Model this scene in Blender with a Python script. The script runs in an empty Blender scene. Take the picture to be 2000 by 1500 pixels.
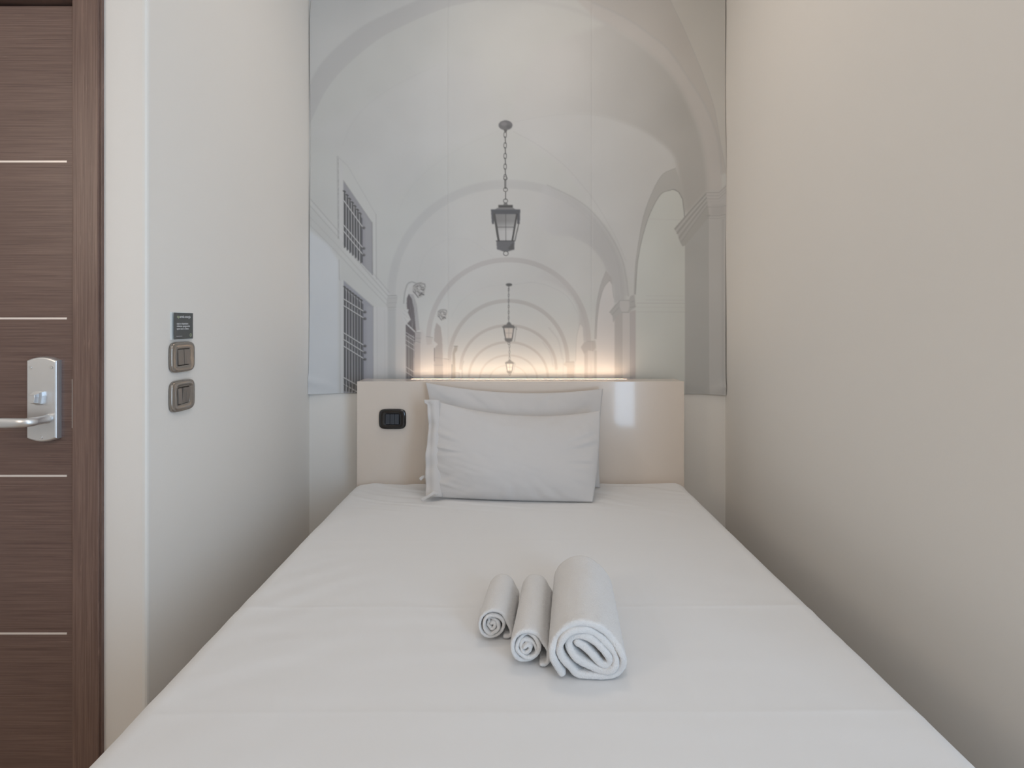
import bpy, bmesh, math, random
import numpy as np
from mathutils import Vector, Matrix

# ------------------------------------------------------------------ camera, light, exposure
SC = bpy.context.scene
COL = SC.collection
F = 1020.0            # focal length in pixels of the 2000 px wide frame
CZ = 1.22             # eye height
HOR = 632.0           # row of the horizon

cam_d = bpy.data.cameras.new('camera')
cam_d.sensor_fit = 'HORIZONTAL'
cam_d.sensor_width = 36.0
cam_d.lens = 36.0 * F / 2000.0
cam_d.shift_y = -(750.0 - HOR) / 2000.0
cam_d.clip_start = 0.02
cam = bpy.data.objects.new('camera', cam_d)
COL.objects.link(cam)
cam.location = (0, 0, CZ)
cam.rotation_euler = (math.radians(90), 0, 0)
SC.camera = cam

w = bpy.data.worlds.new('sky')
SC.world = w
w.use_nodes = True
w.node_tree.nodes['Background'].inputs[0].default_value = (0.62, 0.78, 1.0, 1)
w.node_tree.nodes['Background'].inputs[1].default_value = 1.0

SC.view_settings.view_transform = 'Standard'
SC.view_settings.look = 'None'
SC.view_settings.gamma = 1.0
SC.view_settings.use_curve_mapping = False
SC.view_settings.exposure = -0.45
SC.cycles.use_denoising = True
SC.cycles.max_bounces = 10
SC.cycles.diffuse_bounces = 8
SC.cycles.sample_clamp_indirect = 6.0
SC.cycles.caustics_reflective = False
SC.cycles.caustics_refractive = False


def area(name, loc, rot, sx, sy, power, color):
    l = bpy.data.lights.new(name, 'AREA')
    l.shape = 'RECTANGLE'
    l.size, l.size_y = sx, sy
    l.energy = power
    l.color = color
    o = bpy.data.objects.new(name, l)
    o.location = loc
    o.rotation_euler = rot
    COL.objects.link(o)
    return o

# daylight through the tall window behind the photographer
area('window_daylight', (1.55, -1.27, 1.17), (math.radians(90), 0, 0), 0.84, 2.16, 66.0, (0.56, 0.76, 1.0))
# broad unseen overhead panel, added as soft interior fill
area('ceiling_fill', (0.15, -0.65, 2.90), (0, 0, 0), 1.4, 1.0, 18.5, (1.0, 0.935, 0.895))
area('warm_side_fill', (-2.05, -0.45, 1.95), Vector((-1.0, -0.86, 0.0)).to_track_quat('Z', 'Y').to_euler(), 0.5, 0.9, 12.0, (1.0, 0.83, 0.68))  # unseen warm fill, added to brighten the right wall
area('alcove_lamp_light', (0.10, 1.70, 2.93), (0, 0, 0), 0.7, 0.35, 7.0, (1.0, 0.84, 0.70))

# ------------------------------------------------------------------ key dimensions (metres)
YB = 2.39             # back wall
YH = 2.237            # headboard front
YD = 1.325            # wall with the door
XL, XR = -0.927, 0.977
ZC = 2.95
ZBED = 0.549


def pt(px, py, Y):
    """a point of the photograph at depth Y, in metres"""
    return Vector(((px - 1000.0) * Y / F, Y, CZ - (py - HOR) * Y / F))

# ------------------------------------------------------------------ helpers
def link(name, me, mat=None, parent=None, smooth=False):
    o = bpy.data.objects.new(name, me)
    COL.objects.link(o)
    if mat is not None and len(me.materials) == 0:
        me.materials.append(mat)
    if parent is not None:
        o.parent = parent
    if smooth:
        me.polygons.foreach_set('use_smooth', [True] * len(me.polygons))
    return o


def obj(name, bm, mat=None, parent=None, smooth=False):
    me = bpy.data.meshes.new(name)
    bmesh.ops.recalc_face_normals(bm, faces=bm.faces)
    bm.to_mesh(me)
    bm.free()
    return link(name, me, mat, parent, smooth)


def from_data(name, verts, faces, mat=None, parent=None, smooth=True, fix=True):
    me = bpy.data.meshes.new(name)
    me.from_pydata([tuple(v) for v in verts], [], faces)
    if fix:
        bm = bmesh.new()
        bm.from_mesh(me)
        bmesh.ops.recalc_face_normals(bm, faces=bm.faces)
        bm.to_mesh(me)
        bm.free()
    return link(name, me, mat, parent, smooth)


def empty(name, loc=(0, 0, 0), rot=(0, 0, 0)):
    o = bpy.data.objects.new(name, None)
    o.empty_display_size = 0.05
    COL.objects.link(o)
    o.location = loc
    o.rotation_euler = rot
    return o


def tag(o, label, cat, group=None):
    o['label'] = label
    o['category'] = cat
    if group:
        o['group'] = group
    return o


def struct(o):
    o['kind'] = 'structure'
    return o


def add_box(bm, x0, x1, y0, y1, z0, z1, bevel=0.0, seg=2):
    r = bmesh.ops.create_cube(bm, size=1.0)
    vs = r['verts']
    for v in vs:
        v.co = Vector((x0 + (v.co.x + .5) * (x1 - x0), y0 + (v.co.y + .5) * (y1 - y0), z0 + (v.co.z + .5) * (z1 - z0)))
    if bevel > 0:
        es = list({e for v in vs for e in v.link_edges})
        bmesh.ops.bevel(bm, geom=es, offset=bevel, segments=seg, profile=0.6, affect='EDGES')


def box(name, x0, x1, y0, y1, z0, z1, mat, parent=None, bevel=0.0, seg=2):
    bm = bmesh.new()
    add_box(bm, x0, x1, y0, y1, z0, z1, bevel, seg)
    return obj(name, bm, mat, parent)


def add_prism(bm, pts, axis, a0, a1):
    """extrude a 2D outline along an axis ('X','Y','Z')"""
    def mk(p, a):
        if axis == 'Y':
            return (p[0], a, p[1])
        if axis == 'X':
            return (a, p[0], p[1])
        return (p[0], p[1], a)
    v0 = [bm.verts.new(mk(p, a0)) for p in pts]
    v1 = [bm.verts.new(mk(p, a1)) for p in pts]
    bm.faces.new(v0)
    bm.faces.new(list(reversed(v1)))
    n = len(pts)
    for i in range(n):
        j = (i + 1) % n
        bm.faces.new((v0[i], v1[i], v1[j], v0[j]))


def rings(name, rs, mat, parent=None, cap0=True, cap1=True, smooth=True):
    """loft through equal-length closed rings"""
    n = len(rs[0])
    verts = [p for r in rs for p in r]
    faces = []
    for k in range(len(rs) - 1):
        for i in range(n):
            j = (i + 1) % n
            faces.append((k * n + i, k * n + j, (k + 1) * n + j, (k + 1) * n + i))
    if cap0:
        faces.append(tuple(range(n)))
    if cap1:
        faces.append(tuple(reversed(range((len(rs) - 1) * n, len(rs) * n))))
    return from_data(name, verts, faces, mat, parent, smooth)


def sstep(t):
    t = np.clip(t, 0, 1)
    return t * t * (3 - 2 * t)


def vnoise(x, y, seed=0):
    """smooth value noise in [-1, 1] on arrays"""
    xi, yi = np.floor(x), np.floor(y)
    fx, fy = sstep(x - xi), sstep(y - yi)

    def h(a, b):
        s = np.sin(a * 127.1 + b * 311.7 + seed * 74.7) * 43758.5453
        return (s - np.floor(s)) * 2 - 1
    a, b, c, d = h(xi, yi), h(xi + 1, yi), h(xi, yi + 1), h(xi + 1, yi + 1)
    return (a * (1 - fx) + b * fx) * (1 - fy) + (c * (1 - fx) + d * fx) * fy


def fbm(x, y, seed=0, n=3):
    t, a = 0, 1.0
    for k in range(n):
        t = t + a * vnoise(x * 2 ** k, y * 2 ** k, seed + 11 * k)
        a *= .5
    return t

# ------------------------------------------------------------------ materials
def lin(c):
    c = np.asarray(c, float) / 255.0
    return np.where(c <= .04045, c / 12.92, ((c + .055) / 1.055) ** 2.4)


def mat(name, col, rough=.6, metal=0.0, spec=.5, coat=0.0, bump=None, var=None, sheen=0.0):
    m = bpy.data.materials.new(name)
    m.use_nodes = True
    nt = m.node_tree
    b = nt.nodes['Principled BSDF']
    b.inputs['Base Color'].default_value = (*col, 1)
    b.inputs['Roughness'].default_value = rough
    b.inputs['Metallic'].default_value = metal
    b.inputs['Specular IOR Level'].default_value = spec
    b.inputs['Coat Weight'].default_value = coat
    b.inputs['Coat Roughness'].default_value = .06
    b.inputs['Sheen Weight'].default_value = sheen
    tc = nt.nodes.new('ShaderNodeTexCoord')
    if bump:
        scale, strength, dist = bump
        n = nt.nodes.new('ShaderNodeTexNoise')
        n.inputs['Scale'].default_value = scale
        n.inputs['Detail'].default_value = 4
        nt.links.new(tc.outputs['Object'], n.inputs['Vector'])
        bp = nt.nodes.new('ShaderNodeBump')
        bp.inputs['Strength'].default_value = strength
        bp.inputs['Distance'].default_value = dist
        nt.links.new(n.outputs['Fac'], bp.inputs['Height'])
        nt.links.new(bp.outputs['Normal'], b.inputs['Normal'])
    if var:
        scale, amt = var
        n = nt.nodes.new('ShaderNodeTexNoise')
        n.inputs['Scale'].default_value = scale
        n.inputs['Detail'].default_value = 3
        nt.links.new(tc.outputs['Object'], n.inputs['Vector'])
        mx = nt.nodes.new('ShaderNodeMix')
        mx.data_type = 'RGBA'
        mx.inputs['A'].default_value = (*[c * (1 - amt) for c in col], 1)
        mx.inputs['B'].default_value = (*[min(1, c * (1 + amt)) for c in col], 1)
        nt.links.new(n.outputs['Fac'], mx.inputs['Factor'])
        nt.links.new(mx.outputs['Result'], b.inputs['Base Color'])
    return m


def wood(name, dark, light, vertical=False, seed=0.0):
    """fine-lined dark veneer"""
    m = bpy.data.materials.new(name)
    m.use_nodes = True
    nt = m.node_tree
    b = nt.nodes['Principled BSDF']
    tc = nt.nodes.new('ShaderNodeTexCoord')

    def noise(scale, sx, sz, det):
        mp = nt.nodes.new('ShaderNodeMapping')
        mp.inputs['Scale'].default_value = (sz, 1, sx) if vertical else (sx, 1, sz)
        mp.inputs['Location'].default_value = (seed, 0, seed)
        nt.links.new(tc.outputs['Object'], mp.inputs['Vector'])
        n = nt.nodes.new('ShaderNodeTexNoise')
        n.inputs['Scale'].default_value = scale
        n.inputs['Detail'].default_value = det
        n.inputs['Roughness'].default_value = .62
        nt.links.new(mp.outputs['Vector'], n.inputs['Vector'])
        return n
    fine = noise(30.0, .16, 12.0, 6)
    wide = noise(5.0, .3, 3.0, 2)
    fleck = noise(34.0, .5, 13.0, 2)
    add = nt.nodes.new('ShaderNodeMath')
    add.operation = 'MULTIPLY_ADD'
    nt.links.new(fine.outputs['Fac'], add.inputs[0])
    add.inputs[1].default_value = .84
    m2 = nt.nodes.new('ShaderNodeMath')
    m2.operation = 'MULTIPLY'
    nt.links.new(wide.outputs['Fac'], m2.inputs[0])
    m2.inputs[1].default_value = .16
    nt.links.new(m2.outputs[0], add.inputs[2])
    r = nt.nodes.new('ShaderNodeValToRGB')
    r.color_ramp.elements[0].position = .34
    r.color_ramp.elements[0].color = (*dark, 1)
    r.color_ramp.elements[1].position = .66
    r.color_ramp.elements[1].color = (*light, 1)
    nt.links.new(add.outputs[0], r.inputs['Fac'])
    fr = nt.nodes.new('ShaderNodeValToRGB')
    fr.color_ramp.elements[0].position = .66
    fr.color_ramp.elements[0].color = (0, 0, 0, 1)
    fr.color_ramp.elements[1].position = .78
    fr.color_ramp.elements[1].color = (.55, .55, .55, 1)
    nt.links.new(fleck.outputs['Fac'], fr.inputs['Fac'])
    mx = nt.nodes.new('ShaderNodeMix')
    mx.data_type = 'RGBA'
    nt.links.new(fr.outputs['Color'], mx.inputs['Factor'])
    nt.links.new(r.outputs['Color'], mx.inputs['A'])
    mx.inputs['B'].default_value = (light[0] * 1.7, light[1] * 1.7, light[2] * 1.65, 1)
    nt.links.new(mx.outputs['Result'], b.inputs['Base Color'])
    b.inputs['Roughness'].default_value = .36
    b.inputs['Specular IOR Level'].default_value = .5
    bp = nt.nodes.new('ShaderNodeBump')
    bp.inputs['Strength'].default_value = .25
    bp.inputs['Distance'].default_value = .0006
    nt.links.new(fine.outputs['Fac'], bp.inputs['Height'])
    nt.links.new(bp.outputs['Normal'], b.inputs['Normal'])
    return m


def emit(name, col, strength):
    m = bpy.data.materials.new(name)
    m.use_nodes = True
    b = m.node_tree.nodes['Principled BSDF']
    b.inputs['Base Color'].default_value = (.8, .8, .8, 1)
    b.inputs['Emission Color'].default_value = (*col, 1)
    b.inputs['Emission Strength'].default_value = strength
    return m


M = {}
M['wall'] = mat('wall_paint', (.77, .755, .725), .62, spec=.35, bump=(260, .12, .0006), var=(1.6, .02))
M['ceiling'] = mat('ceiling_paint', (.78, .77, .75), .9)
M['floor'] = wood('floor_laminate', (.42, .33, .25), (.60, .49, .39))
M['bead'] = mat('corner_paint', (.76, .76, .74), .55)
M['lacquer'] = mat('beige_lacquer', (.70, .62, .545), .22, spec=.5, coat=.6)
M['linen'] = mat('white_linen', (.70, .705, .71), .92, spec=.2, bump=(900, .10, .0004), sheen=.15)
M['pillow'] = mat('white_pillowcase', (.555, .54, .53), .9, spec=.2, bump=(700, .12, .0004), sheen=.15)
M['terry'] = mat('white_terry', (.71, .705, .70), .98, spec=.1, bump=(620, .9, .0022), sheen=.3)
M['mattress'] = mat('mattress_ticking', (.78, .77, .74), .9)
M['base'] = mat('bed_base_fabric', (.22, .19, .17), .9, bump=(500, .3, .001))
M['door'] = wood('wenge_veneer', (.098, .058, .049), (.205, .135, .112))
M['frame'] = wood('wenge_veneer_upright', (.112, .067, .055), (.225, .148, .120), vertical=True, seed=3.1)
M['inlay'] = mat('inlay_metal', (.86, .80, .76), .4, metal=.4)
M['steel'] = mat('satin_steel', (.76, .78, .80), .38, metal=.92, bump=(90, .05, .0003))
M['steel_soft'] = mat('polished_steel', (.80, .80, .80), .2, metal=1.0)
M['dark'] = mat('dark_slot', (.012, .011, .011), .8)
M['smoke'] = mat('smoked_plastic', (.27, .24, .21), .14, metal=.6, spec=.5, coat=.6)
M['rocker'] = mat('grey_brown_rocker', (.23, .205, .185), .3, metal=.4)
M['black'] = mat('gloss_black', (.006, .006, .007), .10, spec=.5, coat=.5)
M['black_rocker'] = mat('black_rocker', (.045, .052, .064), .25, spec=.5)
M['card'] = mat('slate_card', (.085, .092, .092), .45)
M['acrylic'] = mat('pale_card_edge', (.70, .74, .74), .2)
M['ink_white'] = mat('white_ink', (.62, .64, .66), .6)
M['ink_green'] = mat('green_ink', (.42, .50, .33), .6)
M['led'] = emit('led_diffuser', (1.0, .76, .54), 33.0)
M['white_plastic'] = mat('white_plastic', (.8, .8, .8), .4)

# ------------------------------------------------------------------ room shell
struct(box('wall_back', XL - .1, XR + .1, YB, YB + .12, 0, ZC, M['wall']))
struct(box('wall_left', XL - .12, XL, YD + .006, YB, 0, ZC, M['wall']))
struct(box('wall_right', XR, XR + .12, .31, YB, 0, ZC, M['wall']))
struct(box('floor', -2.4, 2.5, -1.5, YB, -.1, 0, M['floor']))
struct(box('ceiling', -2.4, 2.5, -1.5, YB + .12, ZC, ZC + .1, M['ceiling']))
# wall with the door opening, seen face on
X_F0, X_F1 = -1.108, -1.035        # door frame, inner and outer edge
X_DL = -1.113 - .80
bm = bmesh.new()
add_box(bm, X_F1 - .004, XL - .006, YD, YD + .10, 0, ZC)
add_box(bm, -2.3, X_DL - .075, YD, YD + .10, 0, ZC)
add_box(bm, X_DL - .075, X_F1 - .004, YD, YD + .10, 2.11, ZC)
struct(obj('wall_door_side', bm, M['wall']))
struct(box('wall_hall', -2.4, -2.3, -1.4, YD + .1, 0, ZC, M['wall']))
struct(box('wall_right_return', XR + .12, 2.4, .31, .43, 0, ZC, M['wall']))
struct(box('wall_far_right', 2.4, 2.5, -1.4, .43, 0, ZC, M['wall']))
bm = bmesh.new()
add_box(bm, -2.4, 1.10, -1.42, -1.30, 0, ZC)
add_box(bm, 2.00, 2.5, -1.42, -1.30, 0, ZC)
add_box(bm, 1.10, 2.00, -1.42, -1.30, 2.30, ZC)
struct(obj('wall_window_side', bm, M['wall']))
# tall window behind the photographer
win = struct(empty('window_1', (1.55, -1.36, 0)))
bm = bmesh.new()
add_box(bm, -.45, -.40, -.03, .03, 0, 2.30)
add_box(bm, .40, .45, -.03, .03, 0, 2.30)
add_box(bm, -.40, .40, -.03, .03, 2.25, 2.30)
add_box(bm, -.40, .40, -.03, .03, 0, .06)
add_box(bm, -.03, .03, -.03, .03, .06, 2.25)
obj('window_frame', bm, M['white_plastic'], win)
glass = mat('window_glass', (.95, .97, .97), .02)
glass.node_tree.nodes['Principled BSDF'].inputs['Transmission Weight'].default_value = 1.0
for xa in (-.40, .03):
    box('pane', xa, xa + .37, -.004, .002, .06, 2.25, glass, win)
# rounded plaster corner where the alcove meets the door wall
bm = bmesh.new()
pts = [(XL - .010, YD + .012), (XL - .010, YD - .0015), (XL - .0035, YD - .0015), (XL, YD + .001), (XL + .0015, YD + .005), (XL + .0015, YD + .012)]
add_prism(bm, pts, 'Z', 0, ZC)
struct(obj('trim_1', bm, M['bead']))

# ------------------------------------------------------------------ door
door = struct(empty('door_1', ((X_DL - 1.113) / 2, YD, 0)))
dx, dy = -door.location.x, -door.location.y


def dbox(name, x0, x1, y0, y1, z0, z1, m, parent=door, bevel=0, seg=2):
    return box(name, x0 + dx, x1 + dx, y0 + dy, y1 + dy, z0, z1, m, parent, bevel, seg)

ZDT = 2.03
dbox('door_leaf', X_DL, -1.113, YD, YD + .045, .008, ZDT - .004, M['door'], bevel=.0015)
# black strip standing in for the shade in the gap around the leaf
bm = bmesh.new()
add_box(bm, -1.116 + dx, X_F0 + .002 + dx, .02, .06, 0, ZDT + .004)
add_box(bm, X_DL - .005 + dx, -1.113 + dx, .02, .06, ZDT - .002, ZDT + .004)
obj('gap_shade', bm, M['dark'], door)
# frame uprights: slightly proud boards with a small bead on the inner edge
for nm, xa, xb in (('frame_upright', X_F0, X_F1), ('frame_upright', X_DL - .078, X_DL - .005)):
    bm = bmesh.new()
    add_box(bm, xa + .004 + dx, xb - .004 + dx, -.014, .10, 0, 2.115, .0025)
    add_box(bm, xa + dx, xa + .005 + dx, -.009, .10, 0, ZDT + .004)
    add_box(bm, xb - .006 + dx, xb + dx, -.008, .0, 0, 2.115)
    obj(nm, bm, M['frame'], door)
dbox('frame_head', X_DL - .005, X_F0 + .004, YD - .014, YD + .10, ZDT + .004, 2.115, M['door'], bevel=.002)
for z in (1.631, 1.233, .834, .434):
    dbox('inlay_strip', X_DL + .018, -1.129, YD - .0008, YD + .002, z - .0024, z + .0024, M['inlay'])
dbox('strike_plate', -1.1115, -1.1085, YD - .006, YD + .03, 1.22 - (835 - 632) / 770, 1.22 - (740 - 632) / 770, M['steel_soft'])

# handle plate with arched ends
Y0, Y1 = -.015, 0.0
xc = (-1.2195 - 1.1435) / 2 + dx
hwid = .0385


def arch_outline(hw, zb, zt, sag, n=10, r=.006):
    p = []
    zm = (zb + zt) / 2
    hh = (zt - zb) / 2
    for i in range(n + 1):
        t = -1 + 2 * i / n
        p.append((hw * t, zm + hh - sag * t * t))
    for i in range(n + 1):
        t = 1 - 2 * i / n
        p.append((hw * t, zm - hh + sag * t * t))
    return p

out = arch_outline(hwid, .922, 1.137, .009)
cz_ = (.922 + 1.137) / 2
rs = []
for k, (s, y) in enumerate(((1.0, 0.0), (1.0, Y0 + .0085), (.990, Y0 + .0055), (.965, Y0 + .0028), (.930, Y0 + .0010), (.88, Y0))):
    rs.append([(xc + p[0] * s, y, cz_ + (p[1] - cz_) * (1 - (1 - s) * .38)) for p in out])
plate = rings('handle_plate', rs, M['steel'], door, smooth=False)
for sx_, sz_ in ((-1.2070, 1.110), (-1.1555, 1.110), (-1.1810, .934)):
    bm = bmesh.new()
    bmesh.ops.create_cone(bm, cap_ends=True, segments=20, radius1=.0045, radius2=.0038, depth=.0016,
                          matrix=Matrix.Translation((sx_ + dx, Y0 - .0006, sz_)) @ Matrix.Rotation(math.radians(90), 4, 'X'))
    add_box(bm, sx_ + dx - .0026, sx_ + dx + .0026, Y0 - .0018, Y0 - .0010, sz_ - .0005, sz_ + .0005)
    obj('screw', bm, M['steel_soft'], plate)
# thumb turn
cx_, cz2 = -1.1850 + dx, 1.035
prof = [(-.011, .014), (.011, .014), (.0115, .004), (.0085, -.016), (.004, -.019), (-.004, -.019), (-.0085, -.016), (-.0115, .004)]
rs = []
for s, y in ((1.0, Y0 + .001), (.98, Y0 - .006), (.80, Y0 - .012), (.66, Y0 - .021), (.60, Y0 - .022)):
    rs.append([(cx_ + p[0] * s, y, cz2 + p[1] * s) for p in prof])
rings('thumb_turn', rs, M['steel'], plate, smooth=False)
# lever: neck out of the plate, then a flat blade running left
nx, nz = -1.1650 + dx, .981
path = [(nx, Y0 + .002, nz, .0115, .0115), (nx, Y0 - .004, nz, .0115, .0115), (nx, Y0 - .005, nz, .0100, .0100),
        (nx, Y0 - .034, nz, .0104, .0104), (nx - .003, Y0 - .044, nz, .0106, .0108), (nx - .011, Y0 - .051, nz, .0095, .0112),
        (nx - .028, Y0 - .051, nz - .0005, .0075, .0120), (nx - .055, Y0 - .051, nz - .001, .0055, .0125),
        (nx - .090, Y0 - .049, nz - .001, .0045, .0120), (nx - .118, Y0 - .046, nz - .001, .0042, .0105), (nx - .132, Y0 - .044, nz, .0030, .0060)]
rs = []
for i, (x, y, z, a, b) in enumerate(path):
    p0 = Vector(path[max(i - 1, 0)][:3])
    p1 = Vector(path[min(i + 1, len(path) - 1)][:3])
    t = (p1 - p0).normalized()
    up = Vector((0, 0, 1))
    side = t.cross(up).normalized()
    rs.append([Vector((x, y, z)) + side * (a * math.cos(q)) + up * (b * math.sin(q)) for q in [2 * math.pi * k / 20 for k in range(20)]])
rings('lever_handle', rs, M['steel'], door)

# ------------------------------------------------------------------ switch plates
def rrect(w, h, n=44, p=4.6):
    """superellipse outline"""
    o = []
    for i in range(n):
        a = 2 * math.pi * (i + .5) / n
        c, s = math.cos(a), math.sin(a)
        o.append((w / 2 * math.copysign(abs(c) ** (2 / p), c), h / 2 * math.copysign(abs(s) ** (2 / p), s)))
    return o


def switch_plate(name, loc, rotz, W, H, mf, mr, layout, label, cat, group=None):
    """local: x across, z up, -y out of the wall. layout: list of (x0, x1, tilt)"""
    root = empty(name, loc, (0, 0, rotz))
    tag(root, label, cat, group)
    iw, ih = W * .50, H * .52
    rs = []
    outer = rrect(W, H)
    inner = rrect(iw, ih, p=14)
    for t, y in ((1.0, 0.0), (1.0, -.004), (.985, -.0065), (.94, -.0088), (.86, -.0104), (.60, -.0112), (.15, -.0098), (0.0, -.0086), (0.0, -.004)):
        rs.append([(o[0] * t + i[0] * (1 - t), y, o[1] * t + i[1] * (1 - t)) for o, i in zip(outer, inner)])
    rings('cover_frame', rs, mf, root, cap0=True, cap1=True)
    for x0, x1, tilt in layout:
        a, b = x0 * iw + .0006, x1 * iw - .0006
        bm = bmesh.new()
        add_box(bm, a, b, -.011, -.003, -ih / 2 + .001, ih / 2 - .001, .0012)
        for v in bm.verts:
            if v.co.y < -.006:
                v.co.y += tilt * v.co.z / (ih / 2) * .0022
        obj('rocker', bm, mr, root)
    return root

YS = 1.461
switch_plate('light_switch', (XL, YS, 1.127), math.radians(90), .105, .086, M['smoke'], M['rocker'],
             [(-.5, -.02, .5), (.0, .5, .4)], 'smoked square switch with double rocker directly under the small sign', 'light switch', 'smoked switches by the door')
switch_plate('light_switch', (XL, YS, 1.0195), math.radians(90), .105, .088, M['smoke'], M['rocker'],
             [(-.5, -.17, .4), (-.14, .17, -1.), (.17, .5, -1.)], 'smoked three-rocker switch, lower of the pair beside the door', 'light switch', 'smoked switches by the door')
switch_plate('headboard_switch', (-.511, YH, .812), 0, .116, .087, M['black'], M['black_rocker'],
             [(-.5, -.17, .4), (-.165, .165, .5), (.17, .5, .4)], 'glossy black switch plate on the left of the beige headboard', 'light switch')

# ------------------------------------------------------------------ small sign above the switches
sg = empty('energy_sign', (XL, 1.463, 1.2135), (0, 0, math.radians(90)))
tag(sg, 'small dark grey energy saving sign on left wall above two switches', 'sign')
box('backing', -.047, .047, -.004, 0, -.038, .038, M['acrylic'], sg, .0008)
# the printed card lifts off its backing along the left edge
cv, cf = [], []
n = 12
for side in (0, 1):
    for i in range(n + 1):
        x = -.044 + .090 * i / n
        lift = -.0045 - .0045 * max(0, (.25 - i / n) / .25) ** 2 - side * .0008
        for z in (-.0365, .0365):
            cv.append((x, lift, z))
for s in (0, 1):
    o = s * 2 * (n + 1)
    for i in range(n):
        cf.append((o + 2 * i, o + 2 * i + 2, o + 2 * i + 3, o + 2 * i + 1))
o = 2 * (n + 1)
for i in range(n):
    cf.append((2 * i, 2 * i + 2, o + 2 * i + 2, o + 2 * i))
    cf.append((2 * i + 1, 2 * i + 3, o + 2 * i + 3, o + 2 * i + 1))
cf.append((0, 1, o + 1, o))
cf.append((2 * n, 2 * n + 1, o + 2 * n + 1, o + 2 * n))
from_data('card', cv, cf, M['card'], sg, smooth=False)


def text(body, size, x, z, m, parent, y=-.0056, sx=1.0):
    cu = bpy.data.curves.new('lettering', 'FONT')
    cu.body = body
    cu.size = size
    cu.extrude = .00012
    cu.offset = .00012
    cu.resolution_u = 2
    t = bpy.data.objects.new('lettering', cu)
    COL.objects.link(t)
    bpy.context.view_layer.update()
    dg = bpy.context.evaluated_depsgraph_get()
    me = bpy.data.meshes.new_from_object(t.evaluated_get(dg))
    bpy.data.objects.remove(t)
    bpy.data.curves.remove(cu)
    me.name = 'lettering'
    me.materials.clear()
    wid = max(v.co.x for v in me.vertices)
    for v in me.vertices:
        v.co = Vector((x + v.co.x * sx / wid, y - v.co.z, z + v.co.y))
    return link('lettering', me, m, parent)

text('Risp', .0105, -.040, .0225, M['ink_green'], sg, sx=.026)
text('armia energia', .0105, -.0135, .0225, M['ink_white'], sg, sx=.048)
text('aiutaci a rispettare', .0075, -.033, .0040, M['ink_white'], sg, sx=.056)
text("l'ambiente spegnendo", .0075, -.035, -.0030, M['ink_white'], sg, sx=.066)
text('sempre luci e clima', .0075, -.037, -.0100, M['ink_white'], sg, sx=.062)
bm = bmesh.new()
add_box(bm, -.040, -.004, -.0060, -.0052, -.0292, -.0282)
obj('printed_line', bm, M['ink_white'], sg)
rs = []
bm = bmesh.new()
N = 20
va = []
for k in range(N):
    a = 2 * math.pi * k / N
    va.append([bm.verts.new((.0345 + r * math.cos(a), -.0059, -.0265 + r * math.sin(a))) for r in (.0050, .0038)])
for k in range(N):
    j = (k + 1) % N
    bm.faces.new((va[k][0], va[j][0], va[j][1], va[k][1]))
add_box(bm, .0315, .0375, -.0061, -.0057, -.0270, -.0260)
obj('logo', bm, M['ink_green'], sg)

# ------------------------------------------------------------------ the mural print: a drawn arcade
RX0, RX1, RY0, RY1 = 596, 1428, -10, 778
SS = 2
RW, RH = (RX1 - RX0) * SS, (RY1 - RY0) * SS
IMG = np.empty((RH, RW, 3), np.float32)
BASE = np.array((183, 184, 182), np.float32)
IMG[:] = BASE
yy_, xx_ = np.mgrid[0:RH, 0:RW].astype(np.float32)
PX = RX0 + (xx_ + .5) / SS
PY = RY0 + (yy_ + .5) / SS


def col3(c):
    return np.array((c, c, c) if np.isscalar(c) else c, np.float32)


def win_(x0, x1, y0, y1):
    i0 = max(0, int((y0 - RY0) * SS)); i1 = min(RH, int((y1 - RY0) * SS) + 2)
    j0 = max(0, int((x0 - RX0) * SS)); j1 = min(RW, int((x1 - RX0) * SS) + 2)
    return slice(i0, max(i0, i1)), slice(j0, max(j0, j1))


def blur(m, r):
    k = max(1, int(r * SS))
    for _ in range(2):
        for ax in (0, 1):
            p = np.pad(m, [(k + 1, k) if a == ax else (0, 0) for a in (0, 1)], mode='edge')
            c = np.cumsum(p, axis=ax)
            if ax == 0:
                m = (c[2 * k + 1:] - c[:-2 * k - 1]) / (2 * k + 1)
            else:
                m = (c[:, 2 * k + 1:] - c[:, :-2 * k - 1]) / (2 * k + 1)
    return m


def comp(s, m, c, a):
    m = (m * a)[..., None]
    IMG[s] = IMG[s] * (1 - m) + (c(PX[s], PY[s]) if callable(c) else col3(c)) * m


def poly(pts, c, a=1.0, soft=0.0):
    p = np.array(pts, float)
    g = 4 * soft + 2
    s = win_(p[:, 0].min() - g, p[:, 0].max() + g, p[:, 1].min() - g, p[:, 1].max() + g)
    X, Y = PX[s], PY[s]
    if X.size == 0:
        return
    m = np.zeros(X.shape, bool)
    n = len(p)
    for i in range(n):
        x0, y0 = p[i]; x1, y1 = p[(i + 1) % n]
        if y0 == y1:
            continue
        cnd = ((Y >= min(y0, y1)) & (Y < max(y0, y1)))
        xi = x0 + (Y - y0) * (x1 - x0) / (y1 - y0)
        m ^= cnd & (X < xi)
    m = m.astype(np.float32)
    if soft:
        m = blur(m, soft)
    comp(s, m, c, a)


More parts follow.
